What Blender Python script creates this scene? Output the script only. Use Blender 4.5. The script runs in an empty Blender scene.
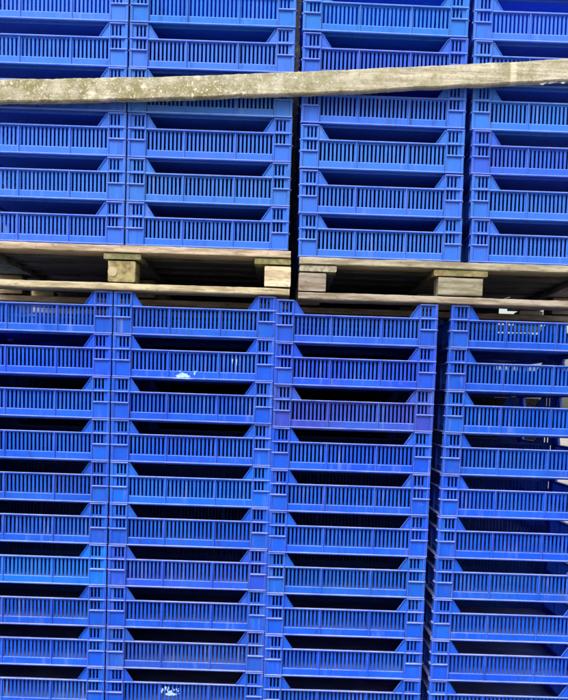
import bpy, bmesh, math, random
from mathutils import Vector, Matrix, noise
random.seed(7)
scene = bpy.context.scene
COL = scene.collection
R = math.radians

# ------------------------------------------------------------------ render / colour
scene.render.engine = 'CYCLES'
scene.view_settings.view_transform = 'Standard'
scene.view_settings.look = 'None'
scene.view_settings.gamma = 1
scene.view_settings.use_curve_mapping = False
scene.view_settings.exposure = 1.2
scene.cycles.max_bounces = 14
scene.cycles.diffuse_bounces = 8
scene.cycles.transmission_bounces = 8

# ------------------------------------------------------------------ world and sun
SUN_EL, SUN_AZ = R(43), R(-20)          # azimuth measured from the viewer's side (-Y), negative = to the left
world = bpy.data.worlds.new("World")
scene.world = world
world.use_nodes = True
wn, wl = world.node_tree.nodes, world.node_tree.links
bg = wn['Background']
sky = wn.new('ShaderNodeTexSky')
sky.sky_type = 'NISHITA'
sky.sun_disc = False
sky.sun_elevation = SUN_EL
sky.air_density = 1.0
sky.dust_density = 4.0
sky.ozone_density = 0.6
sund = Vector((math.sin(SUN_AZ) * math.cos(SUN_EL), -math.cos(SUN_AZ) * math.cos(SUN_EL), math.sin(SUN_EL)))
sky.sun_rotation = math.atan2(sund.x, sund.y)
wl.new(sky.outputs[0], bg.inputs[0])
bg.inputs[1].default_value = 0.13

sl = bpy.data.lights.new('sun', 'SUN')
sl.energy = 1.5
sl.angle = R(32)
sl.color = (1.0, 0.965, 0.91)
so = bpy.data.objects.new('sun', sl)
COL.objects.link(so)
so.rotation_euler = sund.to_track_quat('Z', 'Y').to_euler()

# ------------------------------------------------------------------ camera
CZ = 0.8972
CAMX = 0.37211
def rot(rx, ry, rz):
    B = Matrix(((1, 0, 0), (0, 0, -1), (0, 1, 0)))
    cx, sx, cy, sy, cz, sz = math.cos(rx), math.sin(rx), math.cos(ry), math.sin(ry), math.cos(rz), math.sin(rz)
    P = Matrix(((1, 0, 0), (0, cx, -sx), (0, sx, cx)))
    Y = Matrix(((cy, 0, sy), (0, 1, 0), (-sy, 0, cy)))
    Z = Matrix(((cz, -sz, 0), (sz, cz, 0), (0, 0, 1)))
    return Z @ P @ Y @ B
RM = rot(0.11727, -0.00813, 0.03277)
F, PPX, PPY, D = 1422.85, 284.0, 567.975, 3.5
cd = bpy.data.cameras.new('camera')
cam = bpy.data.objects.new('camera', cd)
COL.objects.link(cam)
right, up, back = Vector(RM[0]), -Vector(RM[1]), -Vector(RM[2])
m = Matrix((right, up, back)).transposed().to_4x4()
m.translation = (CAMX, -D, CZ)
cam.matrix_world = m
cd.sensor_fit = 'HORIZONTAL'
cd.sensor_width = 36
cd.lens = 36 * F / 568
cd.shift_y = (PPY - 350) / 568
cd.clip_end = 3000
cd.clip_start = 0.05
scene.camera = cam

def at(px, py, y=0.0):
    """where the photograph's point (px, py) lies on the upright plane at depth y"""
    d = RM.transposed() @ Vector(((px - PPX) / F, (py - PPY) / F, 1))
    k = (y + D) / d.y
    return Vector((CAMX + d.x * k, y, CZ + d.z * k))

# ------------------------------------------------------------------ materials
def mat(name):
    ma = bpy.data.materials.new(name)
    ma.use_nodes = True
    nt = ma.node_tree
    return ma, nt.nodes, nt.links, nt.nodes['Principled BSDF']

def nd(n, t, **kw):
    x = n.new(t)
    for k, v in kw.items():
        setattr(x, k, v)
    return x

def mix(n, l, fac, a, b, blend='MIX'):
    x = nd(n, 'ShaderNodeMix', data_type='RGBA', blend_type=blend)
    for sock, v in ((x.inputs[0], fac), (x.inputs[6], a), (x.inputs[7], b)):
        if hasattr(v, 'links'):
            l.new(v, sock)
        elif isinstance(v, tuple):
            sock.default_value = (*v, 1) if len(v) == 3 else v
        else:
            sock.default_value = v
    return x.outputs[2]

def ramp(n, l, src, p0, p1, c0=0.0, c1=1.0):
    x = nd(n, 'ShaderNodeMapRange', interpolation_type='SMOOTHSTEP')
    x.inputs[1].default_value, x.inputs[2].default_value = p0, p1
    x.inputs[3].default_value, x.inputs[4].default_value = c0, c1
    l.new(src, x.inputs[0])
    return x.outputs[0]

def math_(n, l, op, a, b):
    x = nd(n, 'ShaderNodeMath', operation=op)
    for i, v in enumerate((a, b)):
        if hasattr(v, 'links'):
            l.new(v, x.inputs[i])
        else:
            x.inputs[i].default_value = v
    return x.outputs[0]

def coords(n, l, scale=(1, 1, 1)):
    """object coordinates, shifted by a per-object random so copies wear differently"""
    tc = nd(n, 'ShaderNodeTexCoord')
    oi = nd(n, 'ShaderNodeObjectInfo')
    cmb = nd(n, 'ShaderNodeVectorMath', operation='MULTIPLY_ADD')
    l.new(tc.outputs['Object'], cmb.inputs[0])
    cmb.inputs[1].default_value = scale
    off = nd(n, 'ShaderNodeVectorMath', operation='SCALE')
    off.inputs[0].default_value = (37.0, 91.0, 53.0)
    l.new(oi.outputs['Random'], off.inputs['Scale'])
    l.new(off.outputs[0], cmb.inputs[2])
    return cmb.outputs[0], oi, tc

def noise_(n, l, vec, scale, detail=4, rough=0.55):
    x = nd(n, 'ShaderNodeTexNoise')
    l.new(vec, x.inputs['Vector'])
    x.inputs['Scale'].default_value = scale
    x.inputs['Detail'].default_value = detail
    x.inputs['Roughness'].default_value = rough
    return x.outputs['Fac']

def plastic(name, dirt=0.0):
    ma, n, l, p = mat(name)
    v, oi, tc = coords(n, l)
    col = oi.outputs['Color']
    big = noise_(n, l, v, 6.0, 4, 0.6)
    col = mix(n, l, ramp(n, l, big, 0.42, 0.66, 0.0, 0.38), col, (0.02, 0.17, 0.68))
    # rubbed pale scuffs
    sv, _, _ = coords(n, l, (1, 1, 3.5))
    sc = noise_(n, l, sv, 46.0, 6, 0.7)
    col = mix(n, l, ramp(n, l, sc, 0.61, 0.76, 0.0, 0.34), col, (0.20, 0.38, 0.82))
    kv, _, _ = coords(n, l, (1, 1, 0.10))
    sk = noise_(n, l, kv, 62.0, 5, 0.65)
    lo = noise_(n, l, v, 5.0, 2)
    smask = math_(n, l, 'MULTIPLY', ramp(n, l, sk, 0.52, 0.72, 0.0, 0.42), ramp(n, l, lo, 0.42, 0.62))
    col = mix(n, l, smask, col, (0.20, 0.30, 0.62))
    smask2 = math_(n, l, 'MULTIPLY', ramp(n, l, sk, 0.50, 0.30, 0.0, 0.45), ramp(n, l, lo, 0.58, 0.40))
    col = mix(n, l, smask2, col, (0.012, 0.035, 0.24))
    gp = noise_(n, l, v, 13.0, 7, 0.72)
    col = mix(n, l, ramp(n, l, gp, 0.57, 0.72, 0.0, 0.34), col, (0.085, 0.10, 0.22))
    # fine grime specks
    sp = noise_(n, l, v, 190.0, 2, 0.5)
    col = mix(n, l, ramp(n, l, sp, 0.66, 0.74, 0.0, 0.35), col, (0.05, 0.05, 0.07))
    # dust on upward faces, whitened further to paint in sky highlights
    g = nd(n, 'ShaderNodeNewGeometry')
    sx = nd(n, 'ShaderNodeSeparateXYZ')
    l.new(g.outputs['Normal'], sx.inputs[0])
    dn = noise_(n, l, v, 17.0, 5, 0.65)
    du = math_(n, l, 'MULTIPLY', ramp(n, l, sx.outputs[2], 0.35, 0.9), ramp(n, l, dn, 0.2, 0.75, 0.35, 0.9))
    col = mix(n, l, du, col, (0.66, 0.70, 0.82))
    # edges rubbed pale: the narrow chamfers face between the axes
    ab = nd(n, 'ShaderNodeVectorMath', operation='ABSOLUTE')
    l.new(g.outputs['True Normal'], ab.inputs[0])
    s3 = nd(n, 'ShaderNodeSeparateXYZ')
    l.new(ab.outputs[0], s3.inputs[0])
    mx = math_(n, l, 'MAXIMUM', math_(n, l, 'MAXIMUM', s3.outputs[0], s3.outputs[1]), s3.outputs[2])
    wear = math_(n, l, 'MULTIPLY', ramp(n, l, mx, 0.72, 0.93, 1.0, 0.0), ramp(n, l, dn, 0.25, 0.7, 0.04, 0.42))
    if not dirt:
        col = mix(n, l, wear, col, (0.42, 0.50, 0.82))
    if dirt:
        dd = noise_(n, l, v, 14.0, 5)
        upw = ramp(n, l, sx.outputs[2], 0.5, 0.9)
        col = mix(n, l, math_(n, l, 'MULTIPLY', upw, ramp(n, l, dd, 0.32, 0.66, 0.0, 0.5)), col, (0.24, 0.26, 0.42))
    l.new(col, p.inputs['Base Color'])
    rr = ramp(n, l, sc, 0.3, 0.75, 0.38, 0.62)
    l.new(rr, p.inputs['Roughness'])
    p.inputs['Specular IOR Level'].default_value = 0.22
    b = nd(n, 'ShaderNodeBump')
    b.inputs['Strength'].default_value = 0.12
    b.inputs['Distance'].default_value = 0.002
    l.new(noise_(n, l, v, 60.0, 3), b.inputs['Height'])
    l.new(b.outputs[0], p.inputs['Normal'])
    # thin moulded plastic lets some blue light through
    tr = nd(n, 'ShaderNodeBsdfTranslucent')
    l.new(mix(n, l, 0.35, col, (0.03, 0.11, 0.85)), tr.inputs['Color'])
    ms = nd(n, 'ShaderNodeMixShader')
    ms.inputs[0].default_value = 0.42
    l.new(p.outputs[0], ms.inputs[1])
    l.new(tr.outputs[0], ms.inputs[2])
    l.new(ms.outputs[0], n['Material Output'].inputs['Surface'])
    return ma

def timber(name, axis, moss=0.0, dark=(0.52, 0.48, 0.42), mosscol=(0.075, 0.085, 0.03)):
    """grain runs along the given axis (0 = x, 1 = y); colour comes from the object"""
    ma, n, l, p = mat(name)
    s = [26, 26, 26]
    s[axis] = 3.2
    v, oi, tc = coords(n, l, tuple(s))
    iso, _, _ = coords(n, l)
    gr = noise_(n, l, v, 3.2, 6, 0.62)
    dk = mix(n, l, 1.0, oi.outputs['Color'], dark, 'MULTIPLY')
    col = mix(n, l, ramp(n, l, gr, 0.36, 0.62), dk, oi.outputs['Color'])
    st = noise_(n, l, iso, 5.0, 5, 0.6)
    col = mix(n, l, ramp(n, l, st, 0.5, 0.85, 0.0, 0.6), col, mix(n, l, 1.0, oi.outputs['Color'], (0.45, 0.43, 0.38), 'MULTIPLY'))
    cr = noise_(n, l, v, 9.0, 4, 0.7)
    col = mix(n, l, ramp(n, l, cr, 0.60, 0.72, 0.0, 0.75), col, mix(n, l, 1.0, oi.outputs['Color'], (0.22, 0.20, 0.17), 'MULTIPLY'))
    kn = noise_(n, l, iso, 75.0, 5, 0.7)
    col = mix(n, l, ramp(n, l, kn, 0.55, 0.70, 0.0, 0.55), col, (0.075, 0.065, 0.05))
    gm = noise_(n, l, iso, 8.0, 5, 0.7)
    col = mix(n, l, ramp(n, l, gm, 0.56, 0.72, 0.0, 0.5), col, (0.12, 0.115, 0.07))
    if moss:
        mo = noise_(n, l, iso, 11.0, 6, 0.65)
        col = mix(n, l, ramp(n, l, mo, 0.62 - 0.25 * moss, 0.74 - 0.12 * moss, 0.0, 0.8), col, mosscol)
    l.new(col, p.inputs['Base Color'])
    p.inputs['Roughness'].default_value = 0.85
    p.inputs['Specular IOR Level'].default_value = 0.2
    b = nd(n, 'ShaderNodeBump')
    b.inputs['Strength'].default_value = 0.55
    b.inputs['Distance'].default_value = 0.003
    l.new(gr, b.inputs['Height'])
    l.new(b.outputs[0], p.inputs['Normal'])
    return ma

def lichen_timber(name):
    ma, n, l, p = mat(name)
    tc = nd(n, 'ShaderNodeTexCoord')
    mp = nd(n, 'ShaderNodeMapping')
    l.new(tc.outputs['Object'], mp.inputs[0])
    mp.inputs['Scale'].default_value = (1.4, 30, 30)
    gr = noise_(n, l, mp.outputs[0], 3.5, 6, 0.65)
    o = tc.outputs['Object']
    col = mix(n, l, ramp(n, l, gr, 0.34, 0.66), (0.235, 0.222, 0.16), (0.43, 0.41, 0.33))
    sx = nd(n, 'ShaderNodeSeparateXYZ')
    l.new(o, sx.inputs[0])
    # algae: more towards the left end and along the lower edge
    al = noise_(n, l, o, 16.0, 6, 0.7)
    lft = ramp(n, l, sx.outputs[0], -0.28, 0.35, 0.15, 0.0)
    am = ramp(n, l, math_(n, l, 'ADD', al, lft), 0.44, 0.66, 0.0, 0.9)
    col = mix(n, l, am, col, (0.20, 0.197, 0.12))
    low = ramp(n, l, sx.outputs[2], -0.055, -0.020, 0.85, 0.0)
    col = mix(n, l, math_(n, l, 'MULTIPLY', low, ramp(n, l, al, 0.3, 0.6)), col, (0.165, 0.145, 0.065))
    fine = noise_(n, l, o, 150.0, 5, 0.75)
    mid = noise_(n, l, o, 42.0, 6, 0.7)
    col = mix(n, l, ramp(n, l, fine, 0.48, 0.66, 0.0, 0.6), col, (0.16, 0.15, 0.075))
    wv = nd(n, 'ShaderNodeMapping')
    l.new(o, wv.inputs[0])
    wv.inputs['Scale'].default_value = (7, 60, 60)
    wz = noise_(n, l, wv.outputs[0], 1.6, 6, 0.7)
    col = mix(n, l, ramp(n, l, wz, 0.54, 0.70, 0.0, 0.7), col, (0.115, 0.108, 0.075))
    pz = noise_(n, l, o, 9.0, 5, 0.65)
    col = mix(n, l, ramp(n, l, pz, 0.50, 0.66, 0.0, 0.55), col, (0.42, 0.41, 0.33))
    # pale crusty lichen: mottling and spots, fading out to the right
    fade = ramp(n, l, sx.outputs[0], -0.05, 0.25, 1.0, 0.45)
    mot = math_(n, l, 'MULTIPLY', ramp(n, l, mid, 0.46, 0.66, 0.0, 0.62), fade)
    col = mix(n, l, mot, col, (0.37, 0.375, 0.31))
    dis = nd(n, 'ShaderNodeTexNoise')
    l.new(o, dis.inputs['Vector'])
    dis.inputs['Scale'].default_value = 75
    dis.inputs['Detail'].default_value = 5
    dv = nd(n, 'ShaderNodeVectorMath', operation='MULTIPLY_ADD')
    l.new(dis.outputs['Color'], dv.inputs[0])
    dv.inputs[1].default_value = (0.026, 0.026, 0.026)
    l.new(o, dv.inputs[2])
    for sc, th, lo in ((32, 0.36, 0.5), (70, 0.34, 0.5), (150, 0.42, 0.4), (280, 0.45, 0.4)):
        vo = nd(n, 'ShaderNodeTexVoronoi')
        l.new(dv.outputs[0], vo.inputs['Vector'])
        vo.inputs['Scale'].default_value = sc
        rs = nd(n, 'ShaderNodeSeparateColor')
        l.new(vo.outputs['Color'], rs.inputs[0])
        size = math_(n, l, 'MULTIPLY', ramp(n, l, rs.outputs[0], lo, 1.0), math_(n, l, 'MULTIPLY', fade, th))
        d = math_(n, l, 'SUBTRACT', size, vo.outputs['Distance'])
        col = mix(n, l, ramp(n, l, d, -0.10, 0.26, 0.0, 0.8), col, (0.58, 0.57, 0.49))
    # a bleached band where something lay across
    bx = math_(n, l, 'ABSOLUTE', math_(n, l, 'SUBTRACT', sx.outputs[0], 0.540), 0.0)
    col = mix(n, l, ramp(n, l, bx, 0.004, 0.010, 0.6, 0.0), col, (0.52, 0.48, 0.38))
    l.new(col, p.inputs['Base Color'])
    p.inputs['Roughness'].default_value = 0.9
    p.inputs['Specular IOR Level'].default_value = 0.15
    b = nd(n, 'ShaderNodeBump')
    b.inputs['Strength'].default_value = 0.7
    b.inputs['Distance'].default_value = 0.004
    l.new(math_(n, l, 'ADD', gr, fine), b.inputs['Height'])
    l.new(b.outputs[0], p.inputs['Normal'])
    return ma

def flat(name, colr, rough=0.7):
    ma, n, l, p = mat(name)
    v, oi, tc = coords(n, l)
    q = noise_(n, l, v, 90.0, 4)
    l.new(mix(n, l, ramp(n, l, q, 0.35, 0.7), colr, tuple(c * 0.8 for c in colr)), p.inputs['Base Color'])
    p.inputs['Roughness'].default_value = rough
    return ma

PLASTIC = plastic('blue_plastic')
PLASTIC_DIRTY = plastic('blue_plastic_soiled', 1.0)
WOOD_X = timber('pallet_timber_across', 0, 0.0)
WOOD_Y = timber('pallet_timber_along', 1, 0.0)
HALFMOSS = timber('algae_timber', 1, 0.35, (0.5, 0.47, 0.4), (0.165, 0.145, 0.065))
MOSSY = timber('mossy_timber', 1, 1.0)
PLANK = lichen_timber('lichen_timber')
SPLASH = flat('washed_out_splash', (0.24, 0.38, 0.74))
LIME = flat('dried_white_splash', (0.78, 0.79, 0.80))
BLOCKER_WOOD = timber('light_blocker_timber', 2, 0.0, (0.6, 0.6, 0.6))
STRAP = flat('white_strapping', (0.8, 0.8, 0.8), 0.4)

# ------------------------------------------------------------------ mesh helpers
def box(bm, x0, x1, y0, y1, z0, z1, bev=0.0):
    vs = [bm.verts.new((x, y, z)) for x in (x0, x1) for y in (y0, y1) for z in (z0, z1)]
    fs = [(0, 1, 3, 2), (4, 6, 7, 5), (0, 4, 5, 1), (2, 3, 7, 6), (0, 2, 6, 4), (1, 5, 7, 3)]
    faces = [bm.faces.new([vs[i] for i in f]) for f in fs]
    if bev:
        ed = {e for f in faces for e in f.edges}
        bmesh.ops.bevel(bm, geom=list(ed), offset=bev, segments=1, affect='EDGES', profile=0.5)

def plate(bm, us, vs, solid, f, t0, t1):
    """a sheet cut on a grid: solid(i, j) tells which cells are there; f(u, v, t) -> point"""
    nu, nv = len(us) - 1, len(vs) - 1
    S = [[bool(solid(i, j)) for j in range(nv)] for i in range(nu)]
    cache = {}
    def V(i, j, k):
        if (i, j, k) not in cache:
            cache[(i, j, k)] = bm.verts.new(f(us[i], vs[j], (t0, t1)[k]))
        return cache[(i, j, k)]
    def ok(i, j):
        return 0 <= i < nu and 0 <= j < nv and S[i][j]
    for i in range(nu):
        for j in range(nv):
            if not S[i][j]:
                continue
            bm.faces.new([V(i, j, 0), V(i + 1, j, 0), V(i + 1, j + 1, 0), V(i, j + 1, 0)])
            bm.faces.new([V(i, j, 1), V(i, j + 1, 1), V(i + 1, j + 1, 1), V(i + 1, j, 1)])
            for di, dj, a, b in ((-1, 0, (i, j + 1), (i, j)), (1, 0, (i + 1, j), (i + 1, j + 1)), (0, -1, (i, j), (i + 1, j)), (0, 1, (i + 1, j + 1), (i, j + 1))):
                if not ok(i + di, j + dj):
                    bm.faces.new([V(*b, 0), V(*a, 0), V(*a, 1), V(*b, 1)])

def mesh(name, bm, material):
    bmesh.ops.recalc_face_normals(bm, faces=bm.faces)
    me = bpy.data.meshes.new(name)
    bm.to_mesh(me)
    bm.free()
    me.materials.append(material)
    return me

def obj(name, me, parent=None, loc=(0, 0, 0), rotz=0.0, color=None):
    o = bpy.data.objects.new(name, me)
    COL.objects.link(o)
    o.location = loc
    o.rotation_euler = (0, 0, rotz)
    if parent:
        o.parent = parent
    if color:
        o.color = (*color, 1)
    return o

def tag(o, label, cat, group=None):
    o['label'] = label
    o['category'] = cat
    if group:
        o['group'] = group
    return o

# ------------------------------------------------------------------ the tray (metres; x across, y = 0 front, z = 0 bottom)
W, DP, H = 0.3935, 0.600, 0.1021
PITCH_U, PITCH_L = 0.10381, 0.10296
PW = 0.044                                  # corner post width
RAIL = 0.0685                               # height of the low middle rail

def slot_lines(length, groups, sw, pitch, div):
    """u coordinates of slot edges, centred on the length, and the divider centres"""
    tot = sum(groups) * pitch + div * (len(groups) - 1)
    u = (length - tot) / 2
    slots, divs = [], []
    for gi, g in enumerate(groups):
        for k in range(g):
            slots.append((u + (pitch - sw) / 2, u + (pitch + sw) / 2))
            u += pitch
        if gi < len(groups) - 1:
            divs.append(u + div / 2)
            u += div
    return slots, divs

def panel_mesh(name, length, groups, pitch, warp=None):
    """slotted wall of the given length, outer face towards -y"""
    bm = bmesh.new()
    slots, divs = slot_lines(length, groups, pitch * 0.47, pitch, 0.0058)
    us = sorted({0.0, length, *[a for s in slots for a in s]})
    vs = [0.0, 0.0205, 0.0635, RAIL]
    st = {round(a, 6) for a, b in slots}
    plate(bm, us, vs, lambda i, j: not (j == 1 and round(us[i], 6) in st), lambda u, v, t: (u, t, v), 0.0105, 0.0130)
    box(bm, -0.0002, length + 0.0002, 0.0022, 0.0142, RAIL - 0.0028, RAIL + 0.0006, 0.0010)   # rail
    box(bm, -0.0002, length + 0.0002, -0.0008, 0.0142, -0.0002, 0.0033, 0.0011)                # bottom lip
    box(bm, 0.001, length - 0.001, 0.0078, 0.0103, 0.0034, 0.0192, 0.0006)                    # plain band below the slots
    for d in divs:
        box(bm, d - 0.0013, d + 0.0013, 0.0036, 0.0110, 0.0025, RAIL - 0.002, 0.0005)
    if warp:
        sag, bow, sh = warp
        rnd = random.Random(int(sag * 1e6) + int(bow * 1e6))
        lean = [rnd.uniform(-.0007, .0007) for _ in range(60)]
        for v in bm.verts:
            u = v.co.x / length
            w_ = math.sin(math.pi * u) * max(0.0, v.co.z / RAIL)
            v.co.y += bow * w_
            v.co.z += -sag * math.sin(math.pi * min(1, max(0, u + sh * u * (1 - u)))) * max(0.0, v.co.z / RAIL)
            if 0.021 < v.co.z < 0.063:
                v.co.x += lean[int(u * 40) % 60]
    return mesh(name, bm, PLASTIC)

def post_mesh(side):
    """front corner post at the tray's left (side=1) or right (side=-1); origin at the outer front corner"""
    bm = bmesh.new()
    s3 = ((0.0160, 0.0207), (0.0248, 0.0295), (0.0336, 0.0383))
    us = sorted({0.0, PW, *[a for s in s3 for a in s]})
    st = {round(a, 6) for a, b in s3}
    vs = [0.0, 0.0435, 0.0655, 0.0735, 0.0975, H]
    sol = lambda i, j: not (j in (1, 3) and round(us[i], 6) in st)
    plate(bm, us, vs, sol, lambda u, v, t: (u, t, v), 0.0055, 0.0080)           # front leaf
    dus = [0.0081] + [x for x in us if x > 0.0081]
    plate(bm, dus, vs, lambda i, j: not (j in (1, 3) and round(dus[i], 6) in st), lambda u, v, t: (t, u, v), 0.0055, 0.0080)   # side leaf
    def both(a0, a1, z0, z1, d0=0.0, d1=0.0075, bev=0.0006):
        box(bm, a0, a1, d0, d1, z0, z1, bev)
        box(bm, d0, d1, max(a0, d1 + 0.0002), a1, z0, z1, bev)
    box(bm, 0.0004, 0.0066, 0.0004, 0.0066, 0.0012, H - 0.0012, 0.0008)         # outer edge
    both(PW - 0.0026, PW, 0.0010, H - 0.0004, 0.0014)                          # inner rib
    both(0.0003, PW + 0.0004, H - 0.0030, H, -0.0012, bev=0.0010)                              # top lip
    both(0.0003, PW - 0.0020, RAIL - 0.0026, RAIL + 0.0008, -0.0022, bev=0.0011)           # ledge at rail height
    both(0.0006, PW - 0.0020, 0.0390, 0.0426, -0.0030, bev=0.0012)                         # ledge over the plain panel
    both(0.0003, PW + 0.0004, 0.0, 0.0032, -0.0012, bev=0.0010)                                # foot
    # gusset sloping from the post down to the rail, on both leaves
    g = 0.0235
    for sw in (0, 1):
        P = (lambda u, t, v: (u, t, v)) if sw == 0 else (lambda u, t, v: (t, u, v))
        tri = [(PW - 0.0005, H - 0.001), (PW - 0.0005, RAIL + 0.0006), (PW + g, RAIL + 0.0006), (PW + 0.004, H - 0.001)]
        a = [bm.verts.new(P(u, 0.0066, v)) for u, v in tri]
        b = [bm.verts.new(P(u, 0.0088, v)) for u, v in tri]
        bm.faces.new(a); bm.faces.new(b[::-1])
        for k in range(4):
            bm.faces.new([a[k], a[(k + 1) % 4], b[(k + 1) % 4], b[k]])
        # edge bead along the slope
        p0, p1 = (PW + 0.002, H - 0.0015), (PW + g, RAIL + 0.0008)
        dx, dz = p1[0] - p0[0], p1[1] - p0[1]
        L = math.hypot(dx, dz); nx, nz = -dz / L * 0.0022, dx / L * 0.0022
        q = [p0, p1, (p1[0] + nx, p1[1]), (p0[0] + nx, p0[1])]
        a = [bm.verts.new(P(u, 0.0028, v)) for u, v in q]
        b = [bm.verts.new(P(u, 0.0096, v)) for u, v in q]
        bm.faces.new(a); bm.faces.new(b[::-1])
        for k in range(4):
            bm.faces.new([a[k], a[(k + 1) % 4], b[(k + 1) % 4], b[k]])
    if side < 0:
        for v in bm.verts:
            v.co.x = -v.co.x
    return mesh('corner_post', bm, PLASTIC)

def label_mesh(side):
    bm = bmesh.new()
    box(bm, 0.0072, PW - 0.0032, 0.0042, 0.0056, 0.0040, 0.0382, 0.0005)
    if side < 0:
        for v in bm.verts:
            v.co.x = -v.co.x
    return mesh('label_panel', bm, PLASTIC)

def base_mesh():
    bm = bmesh.new()
    x0, x1, y0, y1 = 0.0132, W - 0.0132, 0.0132, DP - 0.0132
    b = 0.034
    # flat foot band round the rim
    us = [x0, x0 + b, x1 - b, x1]; vs = [y0, y0 + b, y1 - b, y1]
    plate(bm, us, vs, lambda i, j: not (i == 1 and j == 1), lambda u, v, t: (u, v, t), 0.0008, 0.0036)
    # nesting skirt dropping into the tray below, set back from the rim
    e, f_ = 0.0300, 0.0332
    box(bm, e + .016, W - e - .016, e, f_, -0.0042, 0.0030, .0005)
    box(bm, e + .016, W - e - .016, DP - f_, DP - e, -0.0042, 0.0030, .0005)
    box(bm, e, f_, e + .016, DP - e - .016, -0.0042, 0.0030, .0005)
    box(bm, W - f_, W - e, e + .016, DP - e - .016, -0.0042, 0.0030, .0005)
    # raised floor
    X0, X1, Y0, Y1 = x0 + b - 0.002, x1 - b + 0.002, y0 + b - 0.002, y1 - b + 0.002
    nu, nv = 2, 3
    us, vs = [X0], [Y0]
    for k in range(nu):
        c = X0 + (X1 - X0) * (k + .5) / nu
        us += [c - 0.0062, c + 0.0062]
    for k in range(nv):
        c = Y0 + (Y1 - Y0) * (k + .5) / nv
        vs += [c - 0.0088, c + 0.0088]
    us.append(X1); vs.append(Y1)
    plate(bm, us, vs, lambda i, j: True, lambda u, v, t: (u, v, t), 0.0065, 0.0092)
    for a0, a1, c0, c1 in ((X0, X1, Y0, Y0 + .0024), (X0, X1, Y1 - .0024, Y1), (X0, X0 + .0024, Y0 + .003, Y1 - .003), (X1 - .0024, X1, Y0 + .003, Y1 - .003)):
        box(bm, a0, a1, c0, c1, 0.0015, 0.0088)
    return mesh('base', bm, PLASTIC_DIRTY)

FP = panel_mesh('slotted_panel', W - 2 * PW, (9, 12, 9), 0.00975)
FPV = [panel_mesh('slotted_panel', W - 2 * PW, (9, 12, 9), 0.00975, w_) for w_ in ((.0008, .0018, .4), (.0016, -.0014, -.6), (-.0006, .0026, .2), (.0022, .0008, .8), (.0004, -.0022, -.3))]
SP = panel_mesh('side_panel', DP - 2 * PW, (12, 16, 12), 0.0121)
PL, PR = post_mesh(1), post_mesh(-1)
LL, LR = label_mesh(1), label_mesh(-1)
BASE = base_mesh()

def tray_parts(root, color):
    obj('base', BASE, root, (-W / 2, 0, 0), 0, color)
    obj('slotted_panel', FP, root, (-W / 2 + PW, 0, 0), 0, color)
    obj('slotted_panel', FP, root, (W / 2 - PW, DP, 0), math.pi, color)
    obj('side_panel', SP, root, (-W / 2, DP - PW, 0), -math.pi / 2, color)
    obj('side_panel', SP, root, (W / 2, PW, 0), math.pi / 2, color)
    for me, lm, x, y, rz in ((PL, LL, -W / 2, 0, 0), (PR, LR, W / 2, 0, 0), (PL, LL, W / 2, DP, math.pi), (PR, LR, -W / 2, DP, math.pi)):
        p = obj('corner_post', me, root, (x, y, 0), rz, color)
        obj('label_panel', lm, p, (0, 0, 0), 0, color)

proto = bpy.data.objects.new('plastic_tray', None)
COL.objects.link(proto)
proto.empty_display_size = 0.1
tray_parts(proto, (0.1, 0.1, 0.5))
first = [True]

def copy_tray():
    if first[0]:
        first[0] = False
        return proto
    r = proto.copy(); COL.objects.link(r)
    for ch in proto.children:
        c = ch.copy(); COL.objects.link(c); c.parent = r
        for g in ch.children:
            d = g.copy(); COL.objects.link(d); d.parent = c
    return r

def paint(root, color):
    for ch in root.children:
        ch.color = (*color, 1)
        for g in ch.children:
            g.color = (*color, 1)

def place(x, y, z, color, label, group, rz=0.0):
    t = copy_tray()
    t.location = (x, y, z)
    t.rotation_euler = (0, 0, rz)
    for ch in t.children:
        if ch.name.startswith('slotted_panel') and ch.location.y < 0.01:
            ch.data = random.choice([FP] + FPV)
    paint(t, color)
    return tag(t, label, 'tray', group)

ORD = ['first', 'second', 'third', 'fourth', 'fifth', 'sixth', 'seventh', 'eighth', 'ninth', 'tenth', 'eleventh']
STACK = ['leftmost', 'second', 'third', 'rightmost']
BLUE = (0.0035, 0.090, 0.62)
PALE = (0.042, 0.185, 0.70)  # blue paled by the glare over the upper stacks
VIOLET = (0.024, 0.064, 0.52)
CYAN = (0.003, 0.190, 0.72)
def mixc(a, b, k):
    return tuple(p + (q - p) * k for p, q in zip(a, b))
def jit(c, s=0.12):
    return tuple(v * (1 + random.uniform(-s, s)) for v in c)

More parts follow.
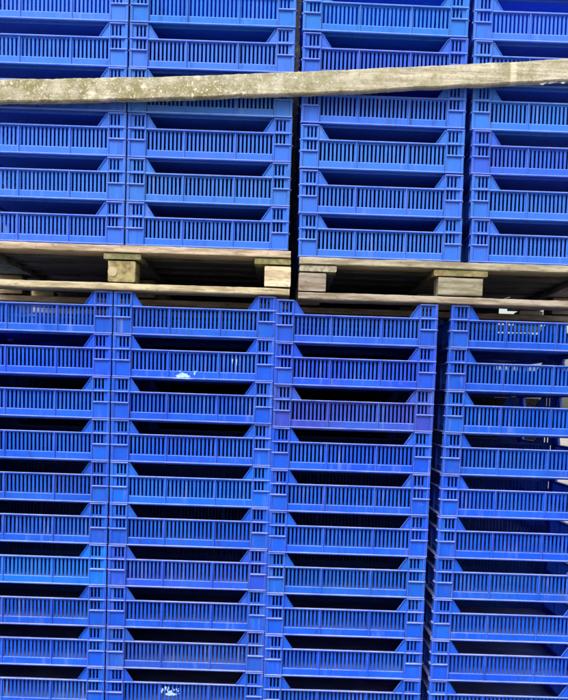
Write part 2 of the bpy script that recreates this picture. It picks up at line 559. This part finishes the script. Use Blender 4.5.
# upper stacks: bottom row is 0
UX = [-0.00945 - 0.397, -0.00945, 0.40405, 0.81485]
UZ = [CZ + 0.35911, CZ + 0.35911, CZ + 0.3463, CZ + 0.3463]
NU = 7
odd_u = {(3, 2): (mixc(PALE, VIOLET, 0.55), 'violet tinted'), (1, 5): (mixc(PALE, CYAN, 0.5), 'sky tinted'), (2, 5): (mixc(PALE, CYAN, 0.4), 'sky tinted'),
         (2, 4): (mixc(PALE, VIOLET, 0.4), 'violet tinted'), (1, 2): (mixc(PALE, VIOLET, 0.25), None)}
trays = {}
for c in range(4):
    for k in range(NU):
        dx = {0: 0.0, 1: 0.0, 2: -0.0016 * (k - 2.5), 3: -0.0034 * (k - 2.5)}[c]
        colr, word = odd_u.get((c, k), (mixc(BLUE, PALE, 0.85 + 0.06 * k), None))   # paler with height: hazy glare put into the colour
        place_name = ('far left upper stack', 'second upper stack from left', 'third upper stack from left', 'far right upper stack')[c]
        lab = f"{word or 'pale blue'} tray, {ORD[k]} up from the pallet in the {place_name}"
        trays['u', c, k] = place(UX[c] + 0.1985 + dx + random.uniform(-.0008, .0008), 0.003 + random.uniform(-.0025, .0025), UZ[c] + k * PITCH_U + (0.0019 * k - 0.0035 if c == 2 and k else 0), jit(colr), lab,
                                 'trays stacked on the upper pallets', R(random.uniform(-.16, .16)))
        if c == 2:
            trays['u', c, k].rotation_euler.y = 0.0022 * max(0, k - 1)

# lower stacks: top row is 0
LX = [-0.03484 - 0.397, -0.03484, 0.3590, 0.78411]
LZ = [CZ + 0.24917, CZ + 0.24917, CZ + 0.24262, CZ + 0.24262]
NL = 10
odd_l = {(2, 2): (mixc(BLUE, (0.034, 0.058, 0.50), 0.95), 'violet tinted'), (1, 6): (mixc(BLUE, VIOLET, 0.7), 'violet tinted'), (0, 6): (mixc(BLUE, CYAN, 0.9), 'bright azure'),
         (2, 0): (mixc(BLUE, VIOLET, 0.4), None), (2, 1): (mixc(BLUE, VIOLET, 0.3), None), (1, 8): (mixc(BLUE, VIOLET, 0.45), None), (1, 4): (mixc(BLUE, CYAN, 0.4), None)}
for c in range(4):
    for k in range(NL):
        dx = -0.00129 * k if c == 3 else -0.0003 * k
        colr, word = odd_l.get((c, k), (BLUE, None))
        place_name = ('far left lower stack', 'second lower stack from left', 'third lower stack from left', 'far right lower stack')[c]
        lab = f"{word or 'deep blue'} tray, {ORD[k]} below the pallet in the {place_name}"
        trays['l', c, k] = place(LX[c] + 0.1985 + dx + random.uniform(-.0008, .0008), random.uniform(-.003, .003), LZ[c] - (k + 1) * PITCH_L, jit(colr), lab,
                                 'trays stacked below the upper pallets', R(random.uniform(-.16, .16)))
trays['l', 1, 1]['label'] = 'deep blue tray with a white splash, second below the pallet in the second lower stack'
trays['l', 1, 9]['label'] = 'deep blue tray with a chalky blotch, lowest visible in the second lower stack'

# rear rank of stacks on the same pallets: one mesh per tray, only glimpsed through the slots
bm = bmesh.new()
for o in proto.children:
    mw = Matrix.Translation(o.location) @ Matrix.Rotation(o.rotation_euler.z, 4, 'Z')
    v0 = len(bm.verts)
    bm.from_mesh(o.data)
    bm.verts.ensure_lookup_table()
    for v in bm.verts[v0:]:
        v.co = mw @ v.co
REAR = mesh('plastic_tray', bm, PLASTIC)
for up_, X, Z, n, P, cols in ((1, UX, UZ, NU, PITCH_U, (0, 1, 2, 3)), (0, LX, LZ, NL, PITCH_L, (0, 1, 2, 3))):
    for c in cols:
        for k in range(n):
            z = Z[c] + k * P if up_ else Z[c] - (k + 1) * P
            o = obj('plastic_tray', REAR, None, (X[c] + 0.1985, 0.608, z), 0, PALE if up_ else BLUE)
            tag(o, 'blue tray in an unseen stack added left of view to block light', 'tray', 'trays in the rear rank of stacks')

for r_, y in enumerate((0.0, 0.608)):  # unseen stack beyond the left edge, added to block light from that side
    for k in range(NL):
        o = obj('plastic_tray', REAR, None, (LX[0] - 0.2005, y, LZ[0] - (k + 1) * PITCH_L), 0, BLUE)
        tag(o, 'blue tray in an unseen stack added left of view to block light', 'tray', 'trays in the rear rank of stacks')

# ------------------------------------------------------------------ splashes on trays (parts of the tray they stick to)
def splash(parent, cx, cz, w, h, y, seed, drips=0):
    rnd = random.Random(seed)
    bm = bmesh.new()
    N = 26
    ring = []
    for i in range(N):
        a = 2 * math.pi * i / N
        r = 1 + 0.45 * (rnd.random() - .5) + 0.25 * math.sin(3 * a + seed)
        x, z = cx + math.cos(a) * w * r, cz + math.sin(a) * h * r * (0.6 if math.sin(a) > 0 and abs(math.cos(a)) > .6 else 1)
        ring.append((x, z))
    f = [bm.verts.new((x, y - 0.0005, z)) for x, z in ring]
    b = [bm.verts.new((x, y, z)) for x, z in ring]
    bm.faces.new(f)
    bm.faces.new(b[::-1])
    for i in range(N):
        bm.faces.new([f[i], f[(i + 1) % N], b[(i + 1) % N], b[i]])
    for _ in range(drips):
        dx, dz, s = rnd.uniform(-2.2, 2.2) * w, rnd.uniform(-.6, 2.4) * h, rnd.uniform(.0008, .0024)
        box(bm, cx + dx - s, cx + dx + s, y - 0.0006, y, cz + dz - s * 1.6, cz + dz + s * 1.6, s * 0.5)
    return obj('white_splash', mesh('white_splash', bm, SPLASH), parent)

def local(t, px, py):
    q = at(px, py, 0.0)
    return q.x - t.location.x, q.z - t.location.z
t = trays['l', 1, 1]
lx, lz = local(t, 183, 376)
splash(t, lx, max(lz, 0.009), 0.017, 0.0055, 0.0077, 3, 4)
splash(t, lx, 0.0016, 0.022, 0.0009, -0.0009, 4, 0)
lx, lz = local(t, 236.5, 362)
splash(t, lx, lz, 0.0011, 0.008, 0.0104, 5, 0)
splash(t, lx - 0.010, lz + 0.003, 0.0012, 0.006, 0.0104, 6, 0)
t = trays['l', 1, 9]
lx, lz = local(t, 170, 695)
splash(t, lx, lz + 0.002, 0.012, 0.006, 0.0104, 9, 26)

# ------------------------------------------------------------------ pallets
def board(name, parent, x0, x1, y0, y1, z0, z1, material, color, bend=0.0, seed=0):
    """a sawn board with slightly worn edges, its origin at its middle"""
    bm = bmesh.new()
    c = Vector(((x0 + x1) / 2, (y0 + y1) / 2, (z0 + z1) / 2))
    long_x = (x1 - x0) > (y1 - y0)
    n = 60 if max(x1 - x0, y1 - y0) > .3 else 6
    hx, hy, hz = (x1 - x0) / 2, (y1 - y0) / 2, (z1 - z0) / 2
    L = hx if long_x else hy
    Wd = hy if long_x else hx
    e = min(0.0022, hz * .3)
    rings = []
    rnd = random.Random(seed)
    for i in range(n + 1):
        s = -L + 2 * L * i / n
        prof = [(-Wd + e, -hz), (Wd - e, -hz), (Wd, -hz + e), (Wd, hz - e), (Wd - e, hz), (-Wd + e, hz), (-Wd, hz - e), (-Wd, -hz + e)]
        ring = []
        for (a, z) in prof:
            a += noise.noise((s * 14, a * 9, seed)) * .0026 + rnd.uniform(-.0006, .0006); zz = z * (1 + .10 * noise.noise((s * 9, seed * 3.1, z * 40)) - .10) + rnd.uniform(-.0004, .0004)
            ring.append(bm.verts.new((s, a, zz) if long_x else (a, s, zz)))
        rings.append(ring)
    for i in range(n):
        for k in range(8):
            bm.faces.new([rings[i][k], rings[i][(k + 1) % 8], rings[i + 1][(k + 1) % 8], rings[i + 1][k]])
    bm.faces.new(rings[0]); bm.faces.new(rings[-1][::-1])
    return obj(name, mesh(name, bm, material), parent, c, 0, color)

def pallet(x0, x1, z0, z1, blocks, colors, label, group, seed, moss=False):
    """blocks: (left, right) of the three block columns, measured from x0; colours per kind of piece"""
    root = bpy.data.objects.new('wooden_pallet', None)
    COL.objects.link(root)
    root.location = ((x0 + x1) / 2, 0, z0)
    tag(root, label, 'pallet', group)
    w, dep, hh = x1 - x0, 1.205, z1 - z0
    xo = -w / 2
    td, ts, tb = 0.0185, 0.0155, 0.0185
    rnd = random.Random(seed)
    zt = hh - 0.0012
    cd_, cb_, cl_ = colors
    ys = [(-0.012, 0.108), (0.185, 0.285), (0.36, 0.46), (0.545, 0.665), (0.745, 0.845), (0.92, 1.02), (1.093, 1.205)]
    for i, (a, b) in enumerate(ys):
        board('deck_board', root, xo, xo + w, a, b, zt - td, zt, WOOD_X, jit(cd_ if i == 0 else tuple(v * .5 for v in cd_), .1), 0, seed + i)  # boards behind the front one darkened to paint in the pallet's inner shade
    for i, (a, b) in enumerate(blocks):
        sa, sb = (a, b + 0.026) if i == 0 else ((a - 0.026, b) if i == 2 else (a - 0.012, b + 0.012))
        board('stringer', root, xo + sa + .001, xo + sb - .001, -0.006, 1.199, zt - td - ts - .0004, zt - td - .0006, MOSSY if (moss or i == 1) else WOOD_Y, jit((0.24, 0.225, 0.13) if (moss or i == 1) else cl_, .1), 0, seed + 20 + i)
        for j, (c0, c1) in enumerate(((-0.004, 0.096), (0.535, 0.675), (1.097, 1.197))):
            bl = board('block', root, xo + a, xo + b, c0, c1, tb + .0008, zt - td - ts - .0008, (HALFMOSS if (i == 1 and moss) else WOOD_X), jit((0.46, 0.40, 0.265) if (moss and i == 2) else cb_, .06), 0, seed + 40 + 3 * i + j)
    for i, (a, b) in enumerate(((-0.010, 0.108), (0.545, 0.665), (1.093, 1.203))):
        board('bottom_board', root, xo, xo + w, a, b, 0.0006, tb, WOOD_X, jit(cl_ if i else colors[0], .08), 0, seed + 60 + i)
    return root

TAN, CREAM, GREY = (0.26, 0.205, 0.11), (0.36, 0.315, 0.23), (0.26, 0.235, 0.19)
pL0, pL1 = at(-46, 262).x, at(290.5, 262).x
bx = lambda x0, a, b, y: (at(a, y).x - x0, at(b, y).x - x0)
pl = pallet(pL0, pL1, LZ[0] + .0008, UZ[0], [(0.0, 0.068), bx(pL0, 108, 136, 270), bx(pL0, 264.5, 290.5, 277)], (CREAM, TAN, CREAM),
            'pale tan wooden pallet with a mossy middle block between the left upper and lower stacks', 'pallets between the tray stacks', 100, True)
pR0 = at(298.5, 285).x; pR1 = pR0 + 0.795
pr = pallet(pR0, pR1, LZ[2] + .0008, UZ[2], [bx(pR0, 298.5, 326, 285), bx(pR0, 438, 482.5, 285), (0.72, 0.795)], ((0.27, 0.255, 0.215), (0.235, 0.22, 0.185), (0.27, 0.252, 0.21)),
            'greyer weathered wooden pallet with a broad middle block between the right upper and lower stacks', 'pallets between the tray stacks', 200, False)
# nail head with a pale rust ring on the mossy block
bm = bmesh.new()
bmesh.ops.create_cone(bm, cap_ends=True, segments=20, radius1=0.0115, radius2=0.010, depth=0.003)
for v in bm.verts:
    v.co = Vector((v.co.x, v.co.z, v.co.y))
q = at(112.5, 271.5, -0.0046)
obj('knot', mesh('knot', bm, flat('pale_knot_wood', (0.30, 0.26, 0.17), .9)), pl, (q.x - pl.location.x, q.y, q.z - pl.location.z))
# pallets on the ground under the lower stacks
for (a, b, zz, sd, side) in ((LX[0] - .39, LX[1] + .397, LZ[0] - NL * PITCH_L, 300, 'left'), (LX[2], LX[3] + .387, LZ[2] - NL * PITCH_L, 400, 'right')):
    pallet(a - .005, b + .005, 0.0, zz - .0006, [(0, .09), (.34, .46), (b - a - .08, b - a + .01)], (GREY, GREY, GREY),
           f'weathered pallet on the ground under the {side} lower stacks', 'pallets on the ground', sd)

# loose strapping end lying inside the right pallet
bm = bmesh.new()
pts = [at(497, 302.2, 0.12), at(503, 299.5, 0.12), at(510, 297.2, 0.12)]
zb = LZ[2] + .0008 + .0185
for i in range(2):
    p0, p1 = pts[i], pts[i + 1]
    vs = []
    for p_ in (p0, p1):
        for dy in (0, .012):
            vs.append(bm.verts.new((p_.x, p_.y + dy, p_.z)))
            vs.append(bm.verts.new((p_.x, p_.y + dy, p_.z + .0012)))
    for f in ((0, 2, 3, 1), (4, 5, 7, 6), (0, 1, 5, 4), (2, 6, 7, 3), (1, 3, 7, 5), (0, 4, 6, 2)):
        bm.faces.new([vs[i_] for i_ in f])
tag(obj('strapping_end', mesh('strapping_end', bm, STRAP)), 'short white end of plastic strapping poking into the right pallet opening', 'strapping')

# ------------------------------------------------------------------ the lichened plank across the upper stacks
top = [(-150, 80.5), (-60, 80), (0, 79), (50, 78.4), (100, 77.5), (150, 76.7), (190, 75.7), (260, 72.9), (310, 71), (360, 68.7), (430, 65.6), (480, 63.2), (530, 60.6), (568, 58.3), (630, 54.5), (720, 49)]
bot = [(-150, 103.5), (-60, 102.6), (0, 101.8), (50, 101.3), (100, 100.4), (150, 98.8), (190, 97.8), (260, 95.1), (310, 93.5), (360, 91.4), (430, 87.2), (480, 85), (530, 82.3), (568, 80), (630, 76.4), (720, 71)]
bm = bmesh.new()
y0, y1 = -0.040, -0.004
org = at(284, 72, y0)
rings = []
def lerp(tab, x):
    for (a, ya), (b, yb) in zip(tab, tab[1:]):
        if a <= x <= b:
            return ya + (yb - ya) * (x - a) / (b - a)
rnd = random.Random(5)
NS = 300
for i in range(NS + 1):
    px = -150 + 870 * i / NS
    T, B = at(px, lerp(top, px), y0), at(px, lerp(bot, px), y0)
    w1, w2 = noise.noise((px * .03, 0, 0)) * .0016 + noise.noise((px * .22, 2, 0)) * .0010 + rnd.uniform(-.0003, .0003), noise.noise((px * .04, 5, 0)) * .0020 + noise.noise((px * .25, 9, 0)) * .0014 + rnd.uniform(-.0005, .0005)
    x = (T.x + B.x) / 2; zt, zb_ = T.z + w1, B.z + w2
    e = 0.004
    prof = [(y0 + e, zb_), (y1 - e, zb_), (y1, zb_ + e), (y1, zt - e), (y1 - e, zt), (y0 + e, zt), (y0, zt - e * .7), (y0 - .0006, (zt + zb_) / 2), (y0, zb_ + e * .8)]
    rings.append([bm.verts.new((x - org.x, y - org.y + noise.noise((px * .12, z * 60, 3)) * .0016, z - org.z)) for y, z in prof])
for i in range(NS):
    for k in range(9):
        f = bm.faces.new([rings[i][k], rings[i][(k + 1) % 9], rings[i + 1][(k + 1) % 9], rings[i + 1][k]])
bm.faces.new(rings[0]); bm.faces.new(rings[-1][::-1])
plank = tag(obj('wooden_plank', mesh('wooden_plank', bm, PLANK), None, org), 'long lichen-spotted timber plank slung across the front of the upper stacks', 'plank')
# bird lime hanging under the plank's right end
rnd = random.Random(11)
bm = bmesh.new()
for _ in range(16):
    px = rnd.uniform(541, 563)
    q = at(px, lerp(bot, px) + rnd.uniform(-.6, 2.4), y0 + .012) - org
    r = rnd.uniform(.0015, .0042)
    bmesh.ops.create_icosphere(bm, subdivisions=1, radius=r, matrix=Matrix.Translation(q) @ Matrix.Diagonal((1.6, 1, .8, 1)))
obj('bird_lime', mesh('bird_lime', bm, LIME), plank)

# ------------------------------------------------------------------ boarded wall added behind the stacks to block daylight
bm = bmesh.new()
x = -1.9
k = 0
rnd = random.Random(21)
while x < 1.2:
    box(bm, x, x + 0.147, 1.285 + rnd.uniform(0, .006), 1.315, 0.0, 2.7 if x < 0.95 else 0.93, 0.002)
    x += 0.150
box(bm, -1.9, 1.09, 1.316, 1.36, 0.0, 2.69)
box(bm, 1.0902, 1.24, 1.316, 1.36, 0.0, 0.925)  # low end of the added wall, leaving sky open above it
tag(obj('light_blocking_wall', mesh('light_blocking_wall', bm, BLOCKER_WOOD), None, (0, 0, 0), 0, (0.012, 0.013, 0.017)), 'dark boarded wall added close behind the tray stacks to block daylight', 'wall')['kind'] = 'thing'  # near-black colour stands in for the shade behind the stacks

# ------------------------------------------------------------------ ground
ma, n, l, p = mat('gravelly_yard')
tc = nd(n, 'ShaderNodeTexCoord')
a = noise_(n, l, tc.outputs['Object'], 0.7, 6)
b = noise_(n, l, tc.outputs['Object'], 45.0, 5, 0.7)
col = mix(n, l, ramp(n, l, a, .35, .65), (0.33, 0.27, 0.20), (0.42, 0.39, 0.34))
col = mix(n, l, ramp(n, l, b, .4, .62, 0, .6), col, (0.17, 0.15, 0.125))
l.new(col, p.inputs['Base Color'])
p.inputs['Roughness'].default_value = 0.95
bp = nd(n, 'ShaderNodeBump')
bp.inputs['Distance'].default_value = 0.01
l.new(b, bp.inputs['Height'])
l.new(bp.outputs[0], p.inputs['Normal'])
bm = bmesh.new()
S = 900
vs = [bm.verts.new(c) for c in ((-S, -S, 0), (S, -S, 0), (S, S, 0), (-S, S, 0))]
bm.faces.new(vs)
g = obj('ground', mesh('ground', bm, ma))
g['kind'] = 'structure'
